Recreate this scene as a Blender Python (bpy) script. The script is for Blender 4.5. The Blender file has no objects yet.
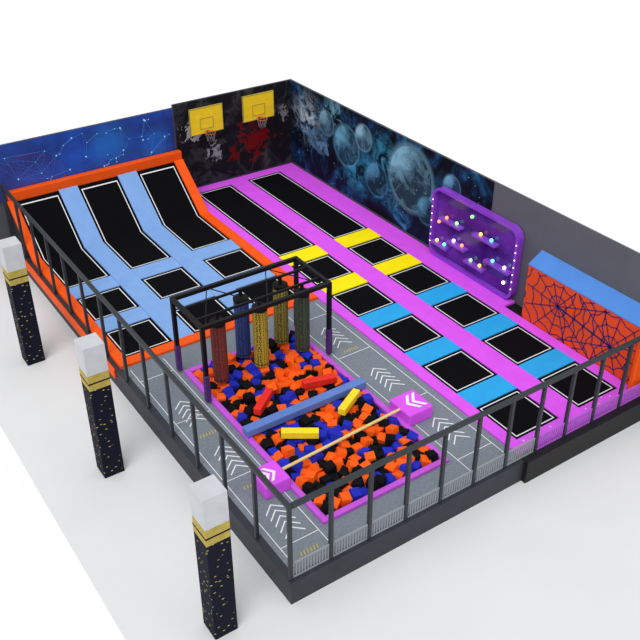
import bpy, bmesh, math, random
from mathutils import Matrix, Vector, Euler
random.seed(7)
S=bpy.context.scene; C=S.collection
S.view_settings.view_transform='Standard'
PI=math.pi
# ---------------------------------------------------------------- materials
def lin(c):
    return tuple(((x/255)/12.92 if x/255<=.04045 else ((x/255+.055)/1.055)**2.4) for x in c)+(1,)
def newmat(name):
    m=bpy.data.materials.new(name); m.use_nodes=True
    nt=m.node_tree; b=nt.nodes['Principled BSDF']; return m,nt,b
def mat(name,c,rough=.5,var=.12,scale=6,metal=0,spec=.4):
    m,nt,b=newmat(name)
    tc=nt.nodes.new('ShaderNodeTexCoord'); n=nt.nodes.new('ShaderNodeTexNoise'); n.inputs['Scale'].default_value=scale; n.inputs['Detail'].default_value=4
    nt.links.new(tc.outputs['Object'],n.inputs['Vector'])
    r=nt.nodes.new('ShaderNodeValToRGB'); l=lin(c)
    r.color_ramp.elements[0].position=.3; r.color_ramp.elements[1].position=.7
    r.color_ramp.elements[0].color=tuple(x*(1-var) for x in l[:3])+(1,); r.color_ramp.elements[1].color=tuple(min(1,x*(1+var)) for x in l[:3])+(1,)
    nt.links.new(n.outputs['Fac'],r.inputs['Fac']); nt.links.new(r.outputs['Color'],b.inputs['Base Color'])
    b.inputs['Roughness'].default_value=rough; b.inputs['Metallic'].default_value=metal; b.inputs['Specular IOR Level'].default_value=spec
    return m
def emat(name,c,s):
    m,nt,b=newmat(name); b.inputs['Base Color'].default_value=lin(c); b.inputs['Emission Color'].default_value=lin(c); b.inputs['Emission Strength'].default_value=s; return m
def stripemat(name,c1,c2,scale,direction='X',rough=.7,pos=.5,kind='wave',soft=.05):
    m,nt,b=newmat(name); tc=nt.nodes.new('ShaderNodeTexCoord')
    if kind=='wave':
        w=nt.nodes.new('ShaderNodeTexWave'); w.bands_direction=direction; w.inputs['Scale'].default_value=scale; w.inputs['Distortion'].default_value=0
        out=w.outputs['Fac']
    else:
        w=nt.nodes.new('ShaderNodeTexVoronoi'); w.inputs['Scale'].default_value=scale; out=w.outputs['Distance']
        if kind=='net': w.feature='DISTANCE_TO_EDGE'; w.inputs['Randomness'].default_value=.35
    nt.links.new(tc.outputs['Object'],w.inputs['Vector'])
    r=nt.nodes.new('ShaderNodeValToRGB'); r.color_ramp.elements[0].position=max(0,pos-soft); r.color_ramp.elements[1].position=pos+soft
    r.color_ramp.elements[0].color=lin(c1); r.color_ramp.elements[1].color=lin(c2)
    nt.links.new(out,r.inputs['Fac']); nt.links.new(r.outputs['Color'],b.inputs['Base Color']); b.inputs['Roughness'].default_value=rough
    return m
M={}
M['floor']=mat('white_floor',(240,240,240),.6,.01,.6)
M['slab']=mat('pale_grey_floor',(218,219,220),.6,.02,.5)
M['carpet']=mat('grey_carpet',(122,130,140),.85,.14,14,spec=.15)
M['skirt']=mat('dark_skirting',(44,48,56),.6,.15,3)
M['black']=mat('black_fascia',(12,12,15),.6,.2,3)
M['matblk']=mat('trampoline_mesh',(8,8,11),.9,.25,40,spec=.08)
M['white']=mat('white_line',(230,233,236),.6,.03)
M['purple']=mat('violet_vinyl',(218,88,238),.5,.05,2,spec=.12)
M['dotpurple']=stripemat('dotted_violet_vinyl',(240,170,250),(212,86,234),7,rough=.5,pos=.22,kind='vor')
M['pitpurple']=mat('pit_purple',(196,90,216),.5,.06,2,spec=.12)
M['cyan']=mat('light_blue_vinyl',(44,164,230),.5,.05,2,spec=.12)
M['corn']=mat('powder_blue_vinyl',(126,166,222),.5,.05,2,spec=.12)
M['yellow']=mat('yellow_vinyl',(252,230,10),.5,.04,2,spec=.12)
M['orange']=mat('orange_vinyl',(242,88,20),.5,.05,2,spec=.12)
M['forange']=mat('orange_foam',(250,96,22),.8,.06,8,spec=.15)
M['fblue']=mat('blue_foam',(34,46,184),.8,.1,8,spec=.15)
M['fblack']=mat('black_foam',(16,16,20),.8,.2,8,spec=.1)
M['beam']=mat('blue_beam_vinyl',(92,124,196),.45,.06,2)
M['red']=mat('red_foam',(228,36,22),.6,.08,4)
M['fyellow']=mat('yellow_foam',(250,218,28),.6,.06,4)
M['tan']=mat('pale_yellow_pole',(222,200,128),.6,.08,10)
M['rail']=mat('dark_steel',(48,52,57),.5,.1,8,metal=.2)
M['slat']=mat('grey_slat',(140,146,152),.6,.05,8)
M['pslat']=mat('violet_slat',(178,92,206),.6,.05,8)
M['truss']=mat('black_steel',(12,12,15),.5,.15,8,spec=.2)
M['walldark']=mat('dark_wall_paint',(70,71,78),.8,.06,1.5)
M['wallgrey']=mat('grey_wall_paint',(94,95,102),.8,.05,1.5)
M['walltop']=mat('wall_paint',(80,82,90),.8,.06,1.5)
M['cap']=mat('pale_concrete',(192,195,200),.75,.06,3)
M['gold']=mat('muted_yellow_band',(176,156,76),.7,.14,9,spec=.2)
M['ybrd']=mat('backboard_yellow',(250,214,30),.4,.05,4)
M['rimred']=mat('hoop_orange',(206,84,40),.4,.08,6)
M['net']=mat('net_grey',(150,150,150),.7,.05)
M['panelrim']=mat('violet_frame',(142,66,204),.15,.08,2,spec=.4)
M['panelshape']=mat('violet_ledge',(138,74,200),.15,.12,2,spec=.4)
M['padsleeve']=mat('dark_violet_sleeve',(70,40,104),.5,.1,3)
M['spider']=mat('orange_board',(236,82,34),.6,.02,2,spec=.15)
M['web']=mat('navy_web_line',(36,36,98),.6,.1)
M['topblue']=mat('top_pad_blue',(80,136,214),.55,.06,2,spec=.2)
M['netline']=emat('mural_lines',(46,120,206),.06)
M['netpink']=emat('mural_globe',(190,116,206),.1)
M['netnode']=emat('mural_nodes',(180,220,250),.2)
M['hatch']=mat('yellow_marking',(190,168,74),.7,.08)
def panel_mat():
    m,nt,b=newmat('translucent_purple_panel'); tc=nt.nodes.new('ShaderNodeTexCoord')
    n=nt.nodes.new('ShaderNodeTexNoise'); n.inputs['Scale'].default_value=.8; nt.links.new(tc.outputs['Object'],n.inputs['Vector'])
    r=nt.nodes.new('ShaderNodeValToRGB'); r.color_ramp.elements[0].position=.35; r.color_ramp.elements[1].position=.7
    r.color_ramp.elements[0].color=lin((68,28,120)); r.color_ramp.elements[1].color=lin((112,52,178))
    nt.links.new(n.outputs['Fac'],r.inputs['Fac']); nt.links.new(r.outputs['Color'],b.inputs['Base Color']); nt.links.new(r.outputs['Color'],b.inputs['Emission Color']); b.inputs['Emission Strength'].default_value=.1
    b.inputs['Roughness'].default_value=.08; b.inputs['Alpha'].default_value=.78; return m
M['panel']=panel_mat()
def pillar_mat():
    m,nt,b=newmat('navy_speckle'); tc=nt.nodes.new('ShaderNodeTexCoord')
    mp=nt.nodes.new('ShaderNodeMapping'); mp.inputs['Scale'].default_value=(5,5,15); nt.links.new(tc.outputs['Object'],mp.inputs['Vector'])
    v=nt.nodes.new('ShaderNodeTexVoronoi'); v.inputs['Scale'].default_value=1; nt.links.new(mp.outputs['Vector'],v.inputs['Vector'])
    r=nt.nodes.new('ShaderNodeValToRGB'); r.color_ramp.elements[0].color=lin((206,190,110)); r.color_ramp.elements[1].color=lin((12,15,34))
    r.color_ramp.elements[0].position=.13; r.color_ramp.elements[1].position=.18
    nt.links.new(v.outputs['Distance'],r.inputs['Fac']); nt.links.new(r.outputs['Color'],b.inputs['Base Color']); b.inputs['Roughness'].default_value=.75; b.inputs['Specular IOR Level'].default_value=.15
    return m
M['pillar']=pillar_mat()
def mixn(nt,a,bcol,fac):
    n=nt.nodes.new('ShaderNodeMix'); n.data_type='RGBA'
    for s,v in ((n.inputs[6],a),(n.inputs[7],bcol)):
        if isinstance(v,tuple): s.default_value=v
        else: nt.links.new(v,s)
    nt.links.new(fac,n.inputs[0]); return n.outputs[2]
def distn(nt,vec,p):
    d=nt.nodes.new('ShaderNodeVectorMath'); d.operation='DISTANCE'; nt.links.new(vec,d.inputs[0]); d.inputs[1].default_value=p; return d.outputs['Value']
def mapr(nt,v,a,b_,c=0,d=1,smooth=False):
    n=nt.nodes.new('ShaderNodeMapRange'); nt.links.new(v,n.inputs[0]); n.inputs[1].default_value=a; n.inputs[2].default_value=b_; n.inputs[3].default_value=c; n.inputs[4].default_value=d
    if smooth: n.interpolation_type='SMOOTHSTEP'
    return n.outputs[0]
def mathn(nt,op,a,b_):
    n=nt.nodes.new('ShaderNodeMath'); n.operation=op
    for s,v in ((n.inputs[0],a),(n.inputs[1],b_)):
        if isinstance(v,(int,float)): s.default_value=v
        else: nt.links.new(v,s)
    return n.outputs[0]
def noisen(nt,vec,scale,detail,dist=0,rough=.6):
    n=nt.nodes.new('ShaderNodeTexNoise'); n.inputs['Scale'].default_value=scale; n.inputs['Detail'].default_value=detail; n.inputs['Distortion'].default_value=dist; n.inputs['Roughness'].default_value=rough
    nt.links.new(vec,n.inputs['Vector']); return n.outputs['Fac']
def space_mat(planets,glows,forms):
    m,nt,b=newmat('space_mural'); V=nt.nodes.new('ShaderNodeTexCoord').outputs['Object']
    r=nt.nodes.new('ShaderNodeValToRGB'); e=r.color_ramp.elements; e[0].position=.4; e[0].color=lin((6,10,20)); e[1].position=.78; e[1].color=lin((120,180,208))
    for p_,c in ((.5,(12,26,50)),(.58,(20,58,94)),(.66,(42,104,142))): x=e.new(p_); x.color=lin(c)
    nt.links.new(noisen(nt,V,.8,9,1.2,.6),r.inputs['Fac']); col=r.outputs['Color']
    wisp=noisen(nt,V,1.4,9,1.4,.64)
    for (y,z,rad,c,amt) in glows:
        g=mapr(nt,distn(nt,V,(0,y,z)),rad,0,0,1,True); g=mathn(nt,'MULTIPLY',g,mapr(nt,wisp,.44,.62,0,amt)); col=mixn(nt,col,lin(c),g)
    warp=noisen(nt,V,1.0,5,1.0,.55)
    for (y,z,rad,c1,c2) in forms:
        d=mathn(nt,'ADD',distn(nt,V,(0,y,z)),mathn(nt,'MULTIPLY',warp,rad*3.0))
        mask=mapr(nt,d,rad*2.35,rad*2.25,0,.85,True)
        fc=mixn(nt,lin(c1),lin(c2),mapr(nt,wisp,.4,.6))
        col=mixn(nt,col,fc,mask)
    for (y,z,rad,c1,c2,alpha) in planets:
        d=distn(nt,V,(0,y,z))
        halo=mapr(nt,d,rad*1.22,rad*.98,0,.35,True); col=mixn(nt,col,lin(c1),halo)
        mask=mapr(nt,d,rad,rad*.97,0,alpha,True)
        sh=mapr(nt,distn(nt,V,(0,y+rad*.65,z+rad*.6)),rad*.25,rad*1.2,0,1,True)
        sh=mathn(nt,'ADD',sh,mapr(nt,wisp,.38,.62,.3,-.3))
        n=nt.nodes.new('ShaderNodeClamp'); nt.links.new(sh,n.inputs[0])
        col=mixn(nt,col,mixn(nt,lin(c1),lin(c2),n.outputs[0]),mask)
    v=nt.nodes.new('ShaderNodeTexVoronoi'); v.inputs['Scale'].default_value=3.6; nt.links.new(V,v.inputs['Vector'])
    st=mapr(nt,v.outputs['Distance'],.08,.05,0,.8); col=mixn(nt,col,lin((190,220,240)),st)
    nt.links.new(col,b.inputs['Base Color']); b.inputs['Roughness'].default_value=.7; b.inputs['Specular IOR Level'].default_value=.1
    return m
def splash_mat():
    m,nt,b=newmat('splash_mural'); V=nt.nodes.new('ShaderNodeTexCoord').outputs['Object']
    r=nt.nodes.new('ShaderNodeValToRGB'); e=r.color_ramp.elements; e[0].position=.48; e[0].color=lin((24,24,28)); e[1].position=.72; e[1].color=lin((72,72,76))
    nt.links.new(noisen(nt,V,1.1,6,1.4),r.inputs['Fac']); col=r.outputs['Color']
    n2=noisen(nt,V,2.8,9,1.0,.66)
    for (x_,z_,rad,c,s) in ((-2.05,2.6,.62,(180,180,184),.04),(-1.0,1.4,.5,(150,150,154),.04),(1.0,2.9,.45,(120,120,124),.04),(.95,1.6,1.12,(118,12,18),.04),(-.1,1.1,.5,(108,12,18),.04),(2.3,2.4,.45,(124,124,128),.04)):
        d=distn(nt,V,(x_,0,z_)); n_=mathn(nt,'MULTIPLY',n2,rad*5.0); a=mathn(nt,'ADD',n_,d)
        col=mixn(nt,col,lin(c),mapr(nt,a,rad*(2.96+s/2),rad*(2.96-s/2),0,.95))
    nt.links.new(col,b.inputs['Base Color']); b.inputs['Roughness'].default_value=.75; b.inputs['Specular IOR Level'].default_value=.1
    return m
GXC,GZC,GR=-.6,1.6,1.5
def blue_mat():
    m,nt,b=newmat('blue_mural'); V=nt.nodes.new('ShaderNodeTexCoord').outputs['Object']
    r=nt.nodes.new('ShaderNodeValToRGB'); e=r.color_ramp.elements; e[0].position=.3; e[0].color=lin((6,30,104)); e[1].position=.72; e[1].color=lin((14,90,206))
    nt.links.new(noisen(nt,V,.5,3),r.inputs['Fac']); col=r.outputs['Color']
    dk=mapr(nt,distn(nt,V,(-2.6,0,2.6)),3.4,.6,0,.6,True); col=mixn(nt,col,lin((10,20,64)),dk)
    for (x,z,rr,c,a) in ((GXC,GZC,GR*1.1,(70,80,190),.4),(2.6,2.8,1.2,(24,126,220),.45),(4.4,2.4,.9,(24,126,220),.35)):
        g=mapr(nt,distn(nt,V,(x,0,z)),rr,rr*.2,0,a,True); col=mixn(nt,col,lin(c),g)
    nt.links.new(col,b.inputs['Base Color']); b.inputs['Roughness'].default_value=.7
    return m
# ---------------------------------------------------------------- mesh helpers
def addbm(bm,t,mx=None):
    if mx is not None: bmesh.ops.transform(t,matrix=mx,verts=t.verts)
    me=bpy.data.meshes.new('t'); t.to_mesh(me); t.free(); bm.from_mesh(me); bpy.data.meshes.remove(me)
def box(bm,x0,x1,y0,y1,z0,z1,bev=0,mx=None,seg=2):
    t=bmesh.new(); bmesh.ops.create_cube(t,size=1)
    bmesh.ops.transform(t,matrix=Matrix.Translation(((x0+x1)/2,(y0+y1)/2,(z0+z1)/2))@Matrix.Diagonal((x1-x0,y1-y0,z1-z0,1)),verts=t.verts)
    if bev: bmesh.ops.bevel(t,geom=list(t.edges),offset=bev,segments=seg,affect='EDGES',profile=.5)
    addbm(bm,t,mx)
def tube(bm,p,q,r,n=10,r2=None):
    p=Vector(p);q=Vector(q);d=q-p; t=bmesh.new()
    bmesh.ops.create_cone(t,cap_ends=True,segments=n,radius1=r,radius2=r if r2 is None else r2,depth=d.length)
    addbm(bm,t,Matrix.Translation((p+q)/2)@d.to_track_quat('Z','Y').to_matrix().to_4x4())
def poly_extrude(bm,pts,off):
    vs=[bm.verts.new(p) for p in pts]; ws=[bm.verts.new(Vector(p)+Vector(off)) for p in pts]
    n=len(pts); fs=[bm.faces.new(vs),bm.faces.new(ws[::-1])]
    for i in range(n): fs.append(bm.faces.new((vs[i],ws[i],ws[(i+1)%n],vs[(i+1)%n])))
    bmesh.ops.recalc_face_normals(bm,faces=fs)
def lathe(bm,prof,n=20):
    rings=[[bm.verts.new((r*math.cos(2*PI*k/n),r*math.sin(2*PI*k/n),z)) for k in range(n)] for r,z in prof]
    fs=[]
    for a,b in zip(rings,rings[1:]):
        for k in range(n): fs.append(bm.faces.new((a[k],a[(k+1)%n],b[(k+1)%n],b[k])))
    fs.append(bm.faces.new(rings[0][::-1])); fs.append(bm.faces.new(rings[-1])); bmesh.ops.recalc_face_normals(bm,faces=fs)
def torus(bm,R,r,mx,n=24,k=8):
    t=bmesh.new(); g=[[t.verts.new(((R+r*math.cos(2*PI*j/k))*math.cos(2*PI*i/n),(R+r*math.cos(2*PI*j/k))*math.sin(2*PI*i/n),r*math.sin(2*PI*j/k))) for j in range(k)] for i in range(n)]
    for i in range(n):
        for j in range(k): t.faces.new((g[i][j],g[(i+1)%n][j],g[(i+1)%n][(j+1)%k],g[i][(j+1)%k]))
    addbm(bm,t,mx)
def link(name,me,parent=None,loc=(0,0,0)):
    o=bpy.data.objects.new(name,me); C.objects.link(o); o.location=loc
    if parent: o.parent=parent
    return o
def obj(name,bm,m,parent=None,loc=(0,0,0),smooth=False):
    me=bpy.data.meshes.new(name); bm.to_mesh(me); bm.free(); me.materials.append(m)
    if smooth:
        for p in me.polygons: p.use_smooth=True
    return link(name,me,parent,loc)
def B(): return bmesh.new()
def tag(o,label,cat,group=None,kind=None):
    o['label']=label; o['category']=cat
    if group: o['group']=group
    if kind: o['kind']=kind
    return o
def thing(name,label,cat,loc=(0,0,0),rz=0,group=None):
    o=bpy.data.objects.new(name,None); o.empty_display_size=.2; C.objects.link(o); o.location=loc; o.rotation_euler=(0,0,rz)
    return tag(o,label,cat,group)
def struct(name,bm,m,parent=None):
    o=obj(name,bm,m,parent)
    if not parent: o['kind']='structure'
    return o
def dup(root,loc,label,rz=None,group=None):
    r=root.copy(); C.objects.link(r); r.location=loc; r['label']=label
    if rz is not None: r.rotation_euler=(0,0,rz)
    if group: r['group']=group
    for ch in list(root.children):
        c=ch.copy(); C.objects.link(c); c.parent=r
        for g in list(ch.children):
            d=g.copy(); C.objects.link(d); d.parent=c
    return r
ORD=['first','second','third','fourth','fifth']
GZ=-.7
# ---------------------------------------------------------------- setting
bm=B(); box(bm,-120,120,-120,140,GZ-.4,GZ-.03); struct('floor',bm,M['floor'])
bm=B(); box(bm,-11.9,9.5,-12.5,13.6,GZ-.03,GZ); struct('floor_slab',bm,M['slab'])
XL,XR,YF,YB=-8.2,3.6,-6.1,13.3
XW=4.15; PY=-5.25
bm=B()
box(bm,XL,-6.8,YF,3.3,GZ,0); box(bm,-6.8,-1.2,YF,PY,GZ,0); box(bm,-2.84,-1.2,PY,3.3,GZ,0); box(bm,-6.8,-2.84,2.1,3.3,GZ,0)
wd=struct('walkway_deck',bm,M['carpet'])
bm=B(); box(bm,-6.8,-2.84,PY,2.1,GZ,-.5); struct('pit_floor',bm,M['skirt'])
bm=B(); box(bm,XL,-1.2,3.3,YB,GZ,-.06); struct('court_base',bm,M['skirt'])
bm=B(); box(bm,-1.2,XW,YF,YB,GZ,-.06); struct('lane_base',bm,M['black'])
bm=B(); poly_extrude(bm,[(XL,11,-.06),(XL,YB,-.06),(XL,YB,1.7),(XL,13.05,1.5)],(7.0,0,0)); struct('slope_base',bm,M['skirt'])
bm=B(); box(bm,XL-.2,XL,YF-.2,YB,GZ,-.01); struct('trim_1',bm,M['skirt'])
bm=B(); box(bm,XL,-1.2,YF-.2,YF,GZ,-.01); struct('trim_2',bm,M['skirt'])
bm=B(); box(bm,-1.2,XW,YF-.34,YF,GZ,0.02); struct('trim_3',bm,M['black'])
def chev(bm,x,y,w,d,t,sgn,z=.004):
    for s in (-1,1):
        pts=[(x,y+sgn*d,0.0),(x+s*w,y,0.0),(x+s*w,y-sgn*t,0.0),(x,y+sgn*(d-t),0.0)]
        poly_extrude(bm,pts,(0,0,z))
bm=B()
for y0 in (1.5,-1.1,-3.9):
    for k in range(5): chev(bm,-2.02,y0-.22*k,.28,.26,.045,1)
for y0 in (.7,-1.6,-4.2):
    for k in range(5): chev(bm,-7.5,y0-.22*k,.28,.26,.045,1)
obj('arrow_marking',bm,M['white'],wd)
bm=B()
for x in (-2.62,-1.42,-8.05,-6.98): box(bm,x-.01,x+.01,-5.9,3.1,0,.004)
for y in (-5.3,-2.65,.1,2.4): box(bm,-2.6,-1.44,y-.01,y+.01,0,.004); box(bm,-8.03,-7.0,y-.01,y+.01,0,.004)
obj('line_marking',bm,M['white'],wd)
bm=B()
for (x,y) in ((-2.0,.3),(-2.0,-2.45),(-7.5,-.75),(-7.5,-3.1),(-7.5,-5.7)):
    for i in range(6):
        xx=x-.27+i*.09
        poly_extrude(bm,[(xx,y-.06,0),(xx+.035,y-.06,0),(xx+.075,y+.06,0),(xx+.04,y+.06,0)],(0,0,.005))
obj('hatch_marking',bm,M['hatch'],wd)
WH=3.74; WL=3.62
bm=B(); box(bm,-12,-1.3,YB,YB+.06,GZ,WL); struct('wall_back_left',bm,M['walltop'])
bm=B(); box(bm,-1.3,XW+.06,YB,YB+.06,GZ,WH); struct('wall_back_right',bm,M['walldark'])
bm=B(); box(bm,XW,XW+.06,-7.5,YB,GZ,WH); struct('wall_right',bm,M['wallgrey'])
# ---------------------------------------------------------------- murals
t=thing('wall_mural','blue mural of glowing linked dots on the back wall above the slanted trampolines','mural',(-6.6,YB,0))
bm=B(); box(bm,-5.4,5.27,-.03,0,1.5,WL-.02); obj('printed_panel',bm,blue_mat(),t)
rn=random.Random(3)
pts=[(rn.uniform(-2.0,5.1),rn.uniform(1.9,WL-.2)) for _ in range(44)]
dm=[]
for r_ in (.012,.017,.028):
    bn=B(); tube(bn,(0,-.042,0),(0,-.03,0),r_,8); me=bpy.data.meshes.new('network_dot'); bn.to_mesh(me); bn.free(); me.materials.append(M['netnode']); dm.append(me)
for x,z in pts: link('network_dot',rn.choice(dm),t,(x,0,z))
bm=B(); D=lambda a,b:(a[0]-b[0])**2+(a[1]-b[1])**2
done=[0]
while len(done)<len(pts):
    d,i,j=min((D(pts[i],pts[j]),i,j) for i in done for j in range(len(pts)) if j not in done)
    tube(bm,(pts[i][0],-.035,pts[i][1]),(pts[j][0],-.035,pts[j][1]),.005,4); done.append(j)
for i,p in enumerate(pts):
    for j in sorted(range(len(pts)),key=lambda j:D(pts[j],p))[2:6]: tube(bm,(p[0],-.035,p[1]),(pts[j][0],-.035,pts[j][1]),.0035,4)
obj('network_line',bm,M['netline'],t)
bm=B()
for k in range(11):
    f=math.cos(k*PI/20)
    for i in range(1,26):
        a0=PI*i/26
        for s in ((-1,1) if f>.02 else (1,)):
            px,pz=GXC+s*GR*math.cos(a0)*f,GZC+GR*math.sin(a0)
            box(bm,px-.013,px+.013,-.036,-.03,pz-.013,pz+.013)
o=obj('globe_dots',bm,M['netpink'],t); o['kind']='stuff'
t=thing('wall_mural','black mural splashed with red and white paint behind the two basketball hoops','mural',(1.45,YB,0))
bm=B(); box(bm,-2.7,2.66,-.03,0,.12,WH-.02); obj('printed_panel',bm,splash_mat(),t)
t=thing('wall_mural','dark blue outer space mural with planets along the right wall','mural',(XW,0,0))
P=[(10.6,2.7,.5,(130,180,205),(16,36,62),.75),(9.2,2.2,.8,(110,176,206),(10,28,52),.8),(8.1,2.9,.5,(150,200,220),(22,54,86),.8),(7.2,1.5,.65,(84,150,186),(8,22,42),.8),(5.2,2.3,1.2,(136,192,216),(8,22,44),.82),(4.2,1.4,.5,(90,156,190),(8,22,44),.8),(3.0,2.8,.42,(120,176,210),(14,34,62),.8)]
Gl=[(12.0,2.5,1.5,(196,220,232),.95),(8.6,1.5,1.5,(60,150,190),.9),(6.7,2.5,1.5,(56,160,196),.9),(3.0,1.8,1.7,(50,120,170),.8),(10.0,3.2,1.1,(130,196,220),.9)]
Fm=[(11.2,1.7,.7,(100,144,176),(16,30,54)),(6.3,1.0,.5,(60,120,160),(10,20,42))]
bm=B(); box(bm,-.03,0,1.05,13.26,.12,WH-.02); obj('printed_panel',bm,space_mat(P,Gl,Fm),t)
# ---------------------------------------------------------------- trampolines
def make_tramp(name,label,w,h,loc,group):
    t=thing(name,label,'trampoline',loc,0,group)
    bm=B(); box(bm,-w/2,w/2,-h/2,h/2,-.06,.02,.01); obj('jump_mat',bm,M['matblk'],t)
    bm=B(); i=.09;j=.122
    for (x0,x1,y0,y1) in ((-w/2+i,w/2-i,-h/2+i,-h/2+j),(-w/2+i,w/2-i,h/2-j,h/2-i),(-w/2+i,-w/2+j,-h/2+j,h/2-j),(w/2-j,w/2-i,-h/2+j,h/2-j)): box(bm,x0,x1,y0,y1,.015,.026)
    obj('border_line',bm,M['white'],t); return t
TS=1.62
lanes=((0,'walkway'),(2.4,'mural wall'))
first=None
G='square trampolines in the two purple lanes'
for cx,ln in lanes:
    for k in range(5):
        lab='black square trampoline, %s from the front railing, in the lane along the %s'%(ORD[k],'grey walkway' if cx==0 else 'mural wall')
        loc=(cx,-4.8+2.4*k,0)
        if first is None: first=make_tramp('trampoline',lab,TS,TS,loc,G)
        else: dup(first,loc,lab)
lt=make_tramp('long_trampoline','long black trampoline running toward the basketball hoop nearer the slanted court',TS,6.4,(0,9.6,0),'long dunking trampolines')
dup(lt,(2.4,9.6,0),'long black trampoline running toward the basketball hoop beside the space mural')
cols=(-7.15,-4.8,-2.4)
NM={-7.15:'railing column',-4.8:'middle column',-2.4:'column by the purple lanes'}
for cx in cols:
    for k,y in enumerate((4.55,6.95)):
        dup(first,(cx,y,0),'black square trampoline, %s row from the pit, %s of blue court'%(ORD[k],NM[cx]),group='square trampolines in the blue court')
def slab(bm,x0,x1,path,th):
    pts=[(x0,y,z) for y,z in path]+[(x0,y,z-th) for y,z in path[::-1]]
    poly_extrude(bm,pts,(x1-x0,0,0))
SL=1.6/2.05
def sl(y): return (y-11)*SL
bt=None
for cx in cols:
    lab='black trampoline bending up the slanted back, %s'%{-7.15:'beside the left railing',-4.8:'middle one of three',-2.4:'beside the purple lanes'}[cx]
    loc=(cx,8.55,0)
    if bt is None:
        bt=thing('slanted_trampoline',lab,'trampoline',loc,0,'slanted trampolines under the blue mural'); w=TS/2
        bm=B(); slab(bm,-w,w,[(0,.02),(2.45,.02),(4.4,.02+sl(12.95))],.07); obj('jump_mat',bm,M['matblk'],bt)
        bm=B(); i=.09;j=.122
        pth=[(i,.028),(2.45,.028),(4.28,.028+sl(12.83))]
        slab(bm,-w+i,-w+j,pth,.01); slab(bm,w-j,w-i,pth,.01); slab(bm,-w+j,w-j,[(i,.028),(j,.028)],.01); slab(bm,-w+j,w-j,[(4.248,.028+sl(12.798)),(4.28,.028+sl(12.83))],.01)
        obj('border_line',bm,M['white'],bt)
    else: dup(bt,loc,lab)
# ---------------------------------------------------------------- pads
def pad(x0,x1,y0,y1,m,label,group,z1=.06):
    cx,cy=(x0+x1)/2,(y0+y1)/2
    bm=B(); box(bm,x0-cx,x1-cx,y0-cy,y1-cy,-.06,z1,.025); return tag(obj('safety_pad',bm,M[m],None,(cx,cy,0)),label,'pad',group)
h=TS/2
for cx,ln in lanes:
    lname='walkway-side lane' if cx==0 else 'wall-side lane'
    for k in range(5):
        y0=-4.8+2.4*k+h; y1=y0+2.4-2*h if k<4 else 6.4
        if k<3: pad(cx-h,cx+h,y0,y1,'cyan','light blue pad between the %s and %s trampolines from the front in the %s'%(ORD[k],ORD[k+1],lname),'light blue pads in the purple lanes')
        elif k==3: pad(cx-h,cx+h,y0,y1,'yellow','yellow pad between the two farthest square trampolines in the %s'%lname,'yellow pads in the purple lanes')
        else: pad(cx-h,cx+h,y0,y1,'yellow','yellow pad at the near end of the long trampoline in the %s'%lname,'yellow pads in the purple lanes')
    pad(cx-h,cx+h,YF+.02,-4.8-h,'dotpurple','dotted purple pad by the front railing at the end of the %s'%lname,'dotted purple end pads')
    pad(cx-h,cx+h,12.8,YB-.05,'purple','short purple pad under the basketball hoop at the end of the %s'%lname,'purple pads under the hoops')
pad(-1.2,-h,YF+.02,YB-.05,'purple','long purple pad between the grey walkway and the first lane of trampolines','long purple pads')
pad(h,2.4-h,YF+.02,YB-.05,'purple','long purple pad between the two lanes of trampolines','long purple pads')
pad(2.4+h,XR-.02,YF+.02,YB-.05,'purple','long purple pad along the right wall','long purple pads')
pad(XR-.02,XW-.05,-.55,YB-.05,'purple','narrow purple pad at the foot of the space mural and game panel','long purple pads',.055)
def bent(x0,x1,y0,m,label,group,z=.06,top=12.96):
    cx=(x0+x1)/2; bm=B(); slab(bm,x0-cx,x1-cx,[(0,z),(11-y0,z),(top-y0,z+sl(top))],.13)
    return tag(obj('safety_pad',bm,M[m],None,(cx,y0,0)),label,'pad',group)
for x0,x1,lab in ((-7.15+h,-4.8-h,'long light blue pad between the railing column and middle column of trampolines'),(-4.8+h,-2.4-h,'long light blue pad between the middle column and column by the purple lanes')):
    bent(x0,x1,3.7,'corn',lab,'long light blue pads of the blue court')
bent(XL-.06,-7.15-h,3.3,'orange','orange edge pad along the left railing of the blue court','orange edge pads',.1)
bent(-2.4+h,-1.2,3.3,'orange','orange edge pad dividing the blue court from the purple lanes','orange edge pads',.08)
for cx in cols:
    pad(cx-h,cx+h,4.55+h,6.95-h,'corn','light blue pad between two square trampolines of the %s'%NM[cx],'short light blue pads of the blue court')
    pad(cx-h,cx+h,6.95+h,8.55,'corn','light blue pad below the slanted trampoline in the %s'%NM[cx],'short light blue pads of the blue court')
pad(-7.15-h,-2.4+h,3.3,3.7,'orange','orange edge pad facing the foam pit end of the blue court','orange edge pads',.08)
bm=B(); box(bm,-3.5,3.5,-.13,.13,-.2,.2,.04); tag(obj('safety_pad',bm,M['orange'],None,(-4.7,13.11,1.72)),'orange padded rail along the top of the slanted trampolines','pad','orange edge pads')
bm=B(); box(bm,-.03,.03,-4.9,4.9,-.34,.0,.02); tag(obj('side_board',bm,M['orange'],None,(XL-.235,8.3,.0)),'orange side board of the blue court behind the left railing','board')
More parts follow.
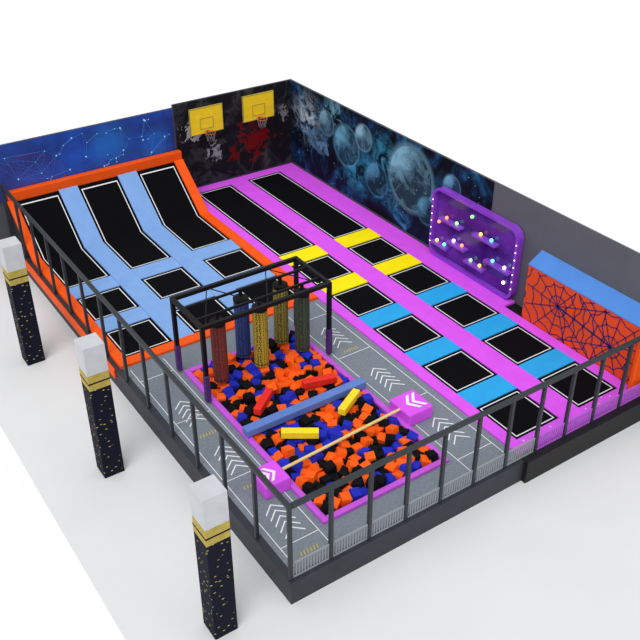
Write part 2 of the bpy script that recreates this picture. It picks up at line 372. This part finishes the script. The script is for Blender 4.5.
# ---------------------------------------------------------------- foam pit
t=thing('pit_rim','purple padded rim around the foam cube pit','pit rim',(-4.82,(2.1+PY)/2,0))
w,l=1.98,(2.1-PY)/2
for (x0,x1,y0,y1) in ((-w,-w+.17,-l,l),(w-.17,w,-l,l),(-w+.17,w-.17,-l,-l+.17),(-w+.17,w-.17,l-.17,l)):
    bm=B(); box(bm,x0,x1,y0,y1,-.5,.1,.03); obj('rim_pad',bm,M['pitpurple'],t)
bm=B(); box(bm,-1.97,1.97,-.14,.14,-.12,.12,.03); tag(obj('divider_beam',bm,M['beam'],None,(-4.82,-1.5,.24)),'blue padded beam lying across the middle of the foam cube pit','beam')
fm={'orange':'forange','blue':'fblue','black':'fblack'}
rn=random.Random(11)
cm={}
HS=.13
for c in fm:
    bm=B(); box(bm,-HS,HS,-HS,HS,-HS,HS,.004,seg=1); me=bpy.data.meshes.new('foam_cube'); bm.to_mesh(me); bm.free(); me.materials.append(M[fm[c]]); cm[c]=me
nx,ny=13,25; x0,x1,y0,y1=-6.63,-3.01,PY+.18,1.93
for i in range(nx):
    for j in range(ny):
        x=x0+(i+.5)*(x1-x0)/nx+rn.uniform(-.04,.04); y=y0+(j+.5)*(y1-y0)/ny+rn.uniform(-.04,.04)
        x=min(max(x,x0+.17),x1-.17); y=min(max(y,y0+.17),y1-.17)
        c=rn.choices(('orange','blue','black'),(.47,.26,.27))[0]
        z=rn.choice((-.05,.0,.06,.12))+rn.uniform(-.03,.03)
        if abs(y+1.5)<.32: z=-.09
        o=bpy.data.objects.new('foam_cube',cm[c]); C.objects.link(o); o.location=(x,y,z); o.rotation_euler=(rn.uniform(-.4,.4),rn.uniform(-.4,.4),rn.uniform(0,PI))
        half='beyond' if y>-1.5 else 'before'
        tag(o,'%s foam cube in the half of the pit %s the blue beam'%(c,half),'foam cube','%s foam cubes %s the blue beam'%(c,half))
bm=B(); mi=[]
for i in range(520):
    p=Vector((rn.uniform(x0+.16,x1-.16),rn.uniform(y0+.16,y1-.16),rn.uniform(-.3,-.16))); e=Euler((rn.uniform(-.3,.3),rn.uniform(-.3,.3),rn.uniform(0,PI)))
    n0=len(bm.faces); box(bm,-HS,HS,-HS,HS,-HS,HS,0,Matrix.Translation(p)@e.to_matrix().to_4x4()); mi.extend([rn.choice((0,0,1,2))]*(len(bm.faces)-n0))
o=obj('foam_cube_fill',bm,M['forange']); tag(o,'loose foam cubes filling the pit below the top layer','foam cubes',None,'stuff')
o.data.materials.append(M['fblue']); o.data.materials.append(M['fblack'])
for p,k in zip(o.data.polygons,mi): p.material_index=k
for (x,y,a,c,lab) in ((-3.95,-.85,-15,'red','red foam bar lying on the cubes near the right end of the blue beam'),(-5.75,-.75,38,'red','red foam bar lying on the cubes near the left end of the blue beam'),(-3.8,-2.1,29,'fyellow','yellow foam bar lying on the cubes nearer the right purple block'),(-5.65,-2.45,-34,'fyellow','yellow foam bar lying on the cubes nearer the left purple block')):
    bm=B(); box(bm,-.5,.5,-.11,.11,-.11,.11,.02); o=obj('foam_bar',bm,M[c],None,(x,y,.34)); o.rotation_euler=(0,0,math.radians(a)); tag(o,lab,'foam bar','foam bars on the pit')
def block(x,y,s,label,q_=1):
    t=thing('end_block',label,'block',(x,y,0),0,'purple end blocks of the balance pole')
    bm=B(); box(bm,-.42*q_,.42*q_,-.45*q_,.45*q_,.0,.42,.04); obj('block_body',bm,M['purple'],t)
    bm=B()
    for k in range(2):
        for q in (-1,1):
            xx=s*(.02+.2*k)*q_
            poly_extrude(bm,[(xx-s*.2*q_,0,.42),(xx+s*.02*q_,q*.3*q_,.42),(xx+s*.12*q_,q*.3*q_,.42),(xx-s*.1*q_,0,.42)],(0,0,.006))
    obj('arrow_marking',bm,M['white'],t); return t
block(-2.45,-3.15,1,'purple padded block with white arrows on the walkway side of the pit')
block(-7.15,-3.4,-1,'purple padded block with white arrows beside the left railing',.86)
bm=B(); tube(bm,(-1.98,-.11,0),(1.94,.11,0),.042,12)
o=obj('balance_pole',bm,M['tan'],None,(-4.8,-3.27,.36)); tag(o,'thin pale yellow balance pole spanning the pit between two purple blocks','pole')
# ---------------------------------------------------------------- frame with hanging bags
TX0,TX1,TY0,TY1,TH=-6.88,-2.76,.4,2.18,2.5
t=thing('bag_frame','black steel box frame over the far end of the foam cube pit','frame',((TX0+TX1)/2,(TY0+TY1)/2,0))
cx,cy=(TX0+TX1)/2,(TY0+TY1)/2
for x in (TX0,TX1):
    for y in (TY0,TY1):
        bm=B(); box(bm,x-cx-.06,x-cx+.06,y-cy-.06,y-cy+.06,.1,TH,.01); p=obj('post',bm,M['truss'],t)
        bm=B(); box(bm,x-cx-.08,x-cx+.08,y-cy-.08,y-cy+.08,.1,1.0,.03); obj('post_pad',bm,M['padsleeve'],p)
for y in (TY0,TY1):
    bm=B(); box(bm,TX0-cx-.06,TX1-cx+.06,y-cy-.06,y-cy+.06,TH,TH+.12,.01); obj('crossbar',bm,M['truss'],t)
for x in (TX0,TX1):
    bm=B(); box(bm,x-cx-.06,x-cx+.06,TY0-cy+.06,TY1-cy-.06,TH,TH+.12,.01); obj('crossbar',bm,M['truss'],t)
BY0,BY1=.84,1.55
for y in (BY0,BY1):
    bm=B(); box(bm,TX0-cx+.06,TX1-cx-.06,y-cy-.035,y-cy+.035,TH+.02,TH+.09,.01); obj('hanging_bar',bm,M['truss'],t)
for k in range(4):
    xa=TX0-cx+.1+k*(TX1-TX0-.2)/4; xb=xa+(TX1-TX0-.2)/4; ya,yb=(TY0-cy,TY1-cy) if k%2==0 else (TY1-cy,TY0-cy)
    bm=B(); tube(bm,(xa,ya,TH+.06),(xb,yb,TH+.06),.018,6); obj('diagonal_strap',bm,M['truss'],t)
bagdef=((-6.2,BY0,(128,44,34),(44,18,16),'rusty','rusty red hanging bag at the left end of the black frame'),(-5.05,BY1,(40,68,142),(16,22,50),'blue','dark blue hanging bag next to the rusty red one'),(-4.85,BY0,(190,160,40),(40,35,16),'olive','yellow netted hanging bag beside the dark blue one'),(-3.72,BY1,(150,136,48),(34,31,18),'gold','olive netted hanging bag beside the dark grey-green one'),(-3.42,BY0,(62,78,58),(18,20,20),'green','dark grey-green hanging bag nearest the right end of the black frame'))
for (x,y,c1,c2,nm,lab) in bagdef:
    t=thing('punching_bag',lab,'punching bag',(x,y,.3),0,'hanging bags over the pit')
    bm=B(); lathe(bm,[(.205,0),(.22,.015),(.22,1.98),(.205,1.995)],24)
    m=stripemat('bag_'+nm,c2,c1,13,rough=.8,pos=.09,kind='net',soft=.05); obj('bag_body',bm,m,t)
    bm=B(); lathe(bm,[(.222,1.9),(.228,1.91),(.228,2.0),(.1,2.03)],24); obj('top_cap',bm,M['truss'],t)
    bm=B(); box(bm,-.05,.05,-.03,.03,2.03,2.22,.005); obj('strap',bm,M['truss'],t)
    bm=B(); torus(bm,.214,.014,Matrix.Translation((0,0,.1)),20,6); obj('seam_band',bm,M['truss'],t)
# ---------------------------------------------------------------- railings
RH=2.2
t=thing('railing','dark steel railing along the left side of the platform','railing',(XL-.13,3.4,0))
n=14
for k in range(n):
    y=YF-.09+k*(YB-.2-YF)/(n-1)-3.4
    bm=B(); box(bm,-.045,.045,y-.045,y+.045,0,RH,.008); p=obj('post',bm,M['rail'],t)
bm=B(); box(bm,-.055,.055,YF-.145-3.4,YB-.2-3.4,RH-.02,RH+.1,.02); obj('top_rail',bm,M['rail'],t)
t=thing('railing','dark steel railing along the front edge with low vertical slats','railing',(-2.3,YF-.09,0))
n=12; xp=[XL-.13+k*(XR-XL+.13)/(n-1)+2.3 for k in range(n)]
for k in range(1,n):
    x=xp[k]
    bm=B(); box(bm,x-.045,x+.045,-.045,.045,.0,RH,.008); obj('post',bm,M['rail'],t)
for k in range(n-1):
    a,b_=xp[k]+.07,xp[k+1]-.07; bm=B(); q=13
    for i in range(q):
        xx=a+(b_-a)*i/(q-1); box(bm,xx-.016,xx+.016,-.012,.012,.02,.48)
    box(bm,a-.02,b_+.02,-.016,.016,.46,.5); box(bm,a-.02,b_+.02,-.016,.016,.02,.05)
    obj('slat_panel',bm,M['slat'] if (a+b_)/2-2.3<-1.2 else M['pslat'],t)
bm=B(); box(bm,XL-.07+2.3,XW-.05+2.3,-.055,.055,RH-.02,RH+.1,.02); obj('top_rail',bm,M['rail'],t)
# ---------------------------------------------------------------- pillars
def pillar(y,label,src=None):
    if src: return dup(src,(-10,y,GZ),label)
    t=thing('pillar',label,'pillar',(-10,y,GZ),0,'square pillars outside the left railing')
    w=.28
    bm=B(); box(bm,-w,w,-w,w,0,2.9,.01); obj('shaft',bm,M['pillar'],t)
    bm=B(); box(bm,-w,w,-w,w,2.9,3.35,.005); g=obj('band',bm,M['gold'],t)
    bm=B(); box(bm,-w-.006,w+.006,-w-.006,w+.006,3.09,3.13); obj('band_stripe',bm,M['pillar'],g)
    bm=B(); box(bm,-w,w,-w,w,3.35,4.17,.01); obj('capital',bm,M['cap'],t); return t
p=pillar(6.3,'navy speckled pillar with yellow band farthest back along the left railing')
pillar(.2,'navy speckled pillar with yellow band, middle of the three',p)
pillar(-5.9,'navy speckled pillar with yellow band nearest the front corner of the platform',p)
# ---------------------------------------------------------------- hoops
def hoop(x,label,src=None):
    if src: return dup(src,(x,YB,2.24),label)
    t=thing('basketball_hoop',label,'basketball hoop',(x,YB,2.18),0,'basketball hoops on the splashed mural')
    bm=B(); box(bm,-.72,.72,-.3,-.25,.25,1.3,.01); obj('backboard',bm,M['ybrd'],t)
    bm=B()
    for a in ((-.735,.735,.235,.26),(-.735,.735,1.29,1.315),(-.735,-.71,.26,1.29),(.71,.735,.26,1.29)): box(bm,a[0],a[1],-.31,-.24,a[2],a[3])
    obj('board_frame',bm,M['gold'],t)
    bm=B()
    for a in ((-.3,.3,.42,.45),(-.3,.3,.85,.88),(-.3,-.27,.45,.85),(.27,.3,.45,.85)): box(bm,a[0],a[1],-.31,-.3,a[2],a[3])
    obj('target_square',bm,M['gold'],t)
    bm=B(); torus(bm,.21,.014,Matrix.Translation((0,-.55,.33))); box(bm,-.05,.05,-.36,-.3,.3,.36); obj('rim',bm,M['rimred'],t)
    bm=B()
    for k in range(10):
        a=2*PI*k/10
        for d in (-1,1):
            b2=a+d*2*PI/10; tube(bm,(.21*math.cos(a),-.55+.21*math.sin(a),.32),(.13*math.cos(b2),-.55+.13*math.sin(b2),-.02),.004,4)
    obj('net',bm,M['net'],t)
    for s in (-1,1):
        bm=B(); box(bm,s*.35-.03,s*.35+.03,-.26,-.03,.6,.68); box(bm,s*.35-.03,s*.35+.03,-.06,-.03,.68,1.0); box(bm,s*.35-.03,s*.35+.03,-.26,-.03,1.0,1.08); obj('bracket',bm,M['truss'],t)
    return t
hp=hoop(0,'yellow basketball backboard and hoop nearer the blue mural'); hoop(2.4,'yellow basketball backboard and hoop nearer the corner with the space mural',hp)
# ---------------------------------------------------------------- light game panel
t=thing('light_game_panel','glossy purple rounded game panel with ledges and glowing lights on the right wall','game panel',(XW-.04,1.55,.07))
HW=2.1
def rrect(y0,y1,z0,z1,r,n=6):
    pts=[]
    for (cy,cz,a0) in ((y1-r,z1-r,0),(y0+r,z1-r,90),(y0+r,z0+r,180),(y1-r,z0+r,270)):
        for k in range(n+1):
            a=math.radians(a0+90*k/n); pts.append((cy+r*math.cos(a),cz+r*math.sin(a)))
    return pts
XF=-.26
bm=B(); poly_extrude(bm,[(XF+.14,y,z) for y,z in rrect(-HW+.13,HW-.13,.1,2.55,.3)],(.05,0,0)); obj('back_panel',bm,M['panel'],t)
o1=rrect(-HW,HW,0,2.65,.4);i1=rrect(-HW+.11,HW-.11,.1,2.55,.3)
bm=B(); n=len(o1)
vo=[bm.verts.new((XF,y,z)) for y,z in o1]; vi=[bm.verts.new((XF,y,z)) for y,z in i1]; wo=[bm.verts.new((-.0,y,z)) for y,z in o1]; wi=[bm.verts.new((-.0,y,z)) for y,z in i1]
for k in range(n):
    q=(k+1)%n
    bm.faces.new((vo[k],vo[q],vi[q],vi[k])); bm.faces.new((wo[k],wi[k],wi[q],wo[q])); bm.faces.new((vo[k],wo[k],wo[q],vo[q])); bm.faces.new((vi[k],vi[q],wi[q],wi[k]))
bmesh.ops.recalc_face_normals(bm,faces=list(bm.faces)); obj('frame',bm,M['panelrim'],t)
led=((1.93,1.1,.6),(1.1,.2,.95),(.2,-.75,.6),(-.75,-1.93,1.05),(1.6,.5,1.65),(-.1,-1.2,1.75))
for (a,b_,z) in led:
    bm=B(); box(bm,XF-.1,XF+.14,b_,a,z-.1,z+.0,.02); obj('ledge',bm,M['panelshape'],t)
LC=[(255,214,90),(100,240,225),(255,255,255),(255,140,80),(140,255,130)]
LM=[emat('game_light_%s'%n_,c,1.8) for n_,c in zip(('yellow','teal','white','orange','green'),LC)]
k=0
spots=[(XF+.02,a+(b_-a)*f,z+.06) for (a,b_,z) in led for f in (.28,.75)]+[(XF+.1,-1.6,.5),(XF+.1,1.75,1.35),(XF+.1,.15,2.2)]
for (x,y,z) in spots:
    bm=B(); u=bmesh.new(); bmesh.ops.create_uvsphere(u,u_segments=14,v_segments=8,radius=.062); addbm(bm,u,Matrix.Translation((x,y,z))); obj('light',bm,LM[k%5],t,smooth=True); k+=1
rl=B(); tube(rl,(XF-.012,0,0),(XF,0,0),.022,10); rme=bpy.data.meshes.new('rim_light'); rl.to_mesh(rme); rl.free(); rme.materials.append(LM[2])
for s in (-1,1):
    for k in range(7): link('rim_light',rme,t,(0,s*(HW-.055),.5+.27*k))
# ---------------------------------------------------------------- web climbing box
t=thing('climbing_wall','orange padded wall with a navy web pattern and sloping blue top','climbing wall',(XR+.27,-3.7,GZ))
H=2.0-GZ
bm=B(); box(bm,-.26,.26,-2.38,2.38,0,H-.02,.01); obj('wall_body',bm,M['spider'],t)
bm=B(); poly_extrude(bm,[(-.27,-2.39,H-.03),(.27,-2.39,H-.03),(.27,-2.39,H+.32),(-.27,-2.39,H+.0)],(0,4.78,0)); obj('top_pad',bm,M['topblue'],t)
bm=B(); box(bm,-.7,-.29,-2.36,-2.22,.78,H+.03,.03); obj('end_panel',bm,M['orange'],t)
bm=B(); x=-.273
def strip(p,q,w=.013):
    p=Vector((x,)+p);q=Vector((x,)+q);d=(q-p)
    if d.length<1e-3: return
    d.normalize(); nn=Vector((0,-d.z,d.y))*w
    poly_extrude(bm,[p+nn,q+nn,q-nn,p-nn],(.016,0,0))
def clip(p,q):
    (ya,za),(yb,zb)=p,q
    f=lambda y,z: -2.36<=y<=2.36 and .05<=z<=H-.06
    N=24; run=[]
    for i in range(N):
        u0,u1=i/N,(i+1)/N; A=(ya+(yb-ya)*u0,za+(zb-za)*u0); Bq=(ya+(yb-ya)*u1,za+(zb-za)*u1)
        if f(*A) and f(*Bq): run.append((A,Bq))
    if run: strip(run[0][0],run[-1][1])
for (cy,cz,NR,R0) in ((1.0,1.85,12,2.1),(-1.1,1.55,12,2.1)):
    dirs=[2*PI*k/NR+.13 for k in range(NR)]
    for a in dirs: clip((cy,cz),(cy+R0*math.cos(a),cz+R0*math.sin(a)))
    for rr in (.36,.72,1.1,1.5,1.9):
        for k in range(NR):
            a=dirs[k]; b2=a+2*PI/NR; mid=(a+b2)/2; r2=rr*.9
            mm=(cy+r2*math.cos(mid),cz+r2*math.sin(mid))
            clip((cy+rr*math.cos(a),cz+rr*math.sin(a)),mm); clip(mm,(cy+rr*math.cos(b2),cz+rr*math.sin(b2)))
obj('web_pattern',bm,M['web'],t)
# ---------------------------------------------------------------- light, world, camera
w=bpy.data.worlds.new('world'); S.world=w; w.use_nodes=True; bg=w.node_tree.nodes['Background']; bg.inputs[0].default_value=(1,1,1,1); bg.inputs[1].default_value=.78
l=bpy.data.lights.new('sun','SUN'); l.energy=1.6; l.angle=math.radians(35); o=bpy.data.objects.new('sun',l); C.objects.link(o); o.location=(-10,-12,25); o.rotation_euler=Vector((.5,.4,-1)).to_track_quat('-Z','Y').to_euler()
az,pi_=.976,.5808
fw=Vector((math.cos(pi_)*math.cos(az),math.cos(pi_)*math.sin(az),-math.sin(pi_))); rt=Vector((math.sin(az),-math.cos(az),0)); up=rt.cross(fw)
cd=bpy.data.cameras.new('camera'); cd.sensor_width=36; cd.lens=896.78/640*36; cd.clip_end=500
cam=bpy.data.objects.new('camera',cd); C.objects.link(cam)
cam.matrix_world=Matrix(((rt.x,up.x,-fw.x,-15.4031),(rt.y,up.y,-fw.y,-17.8099),(rt.z,up.z,-fw.z,15.8576),(0,0,0,1)))
S.camera=cam
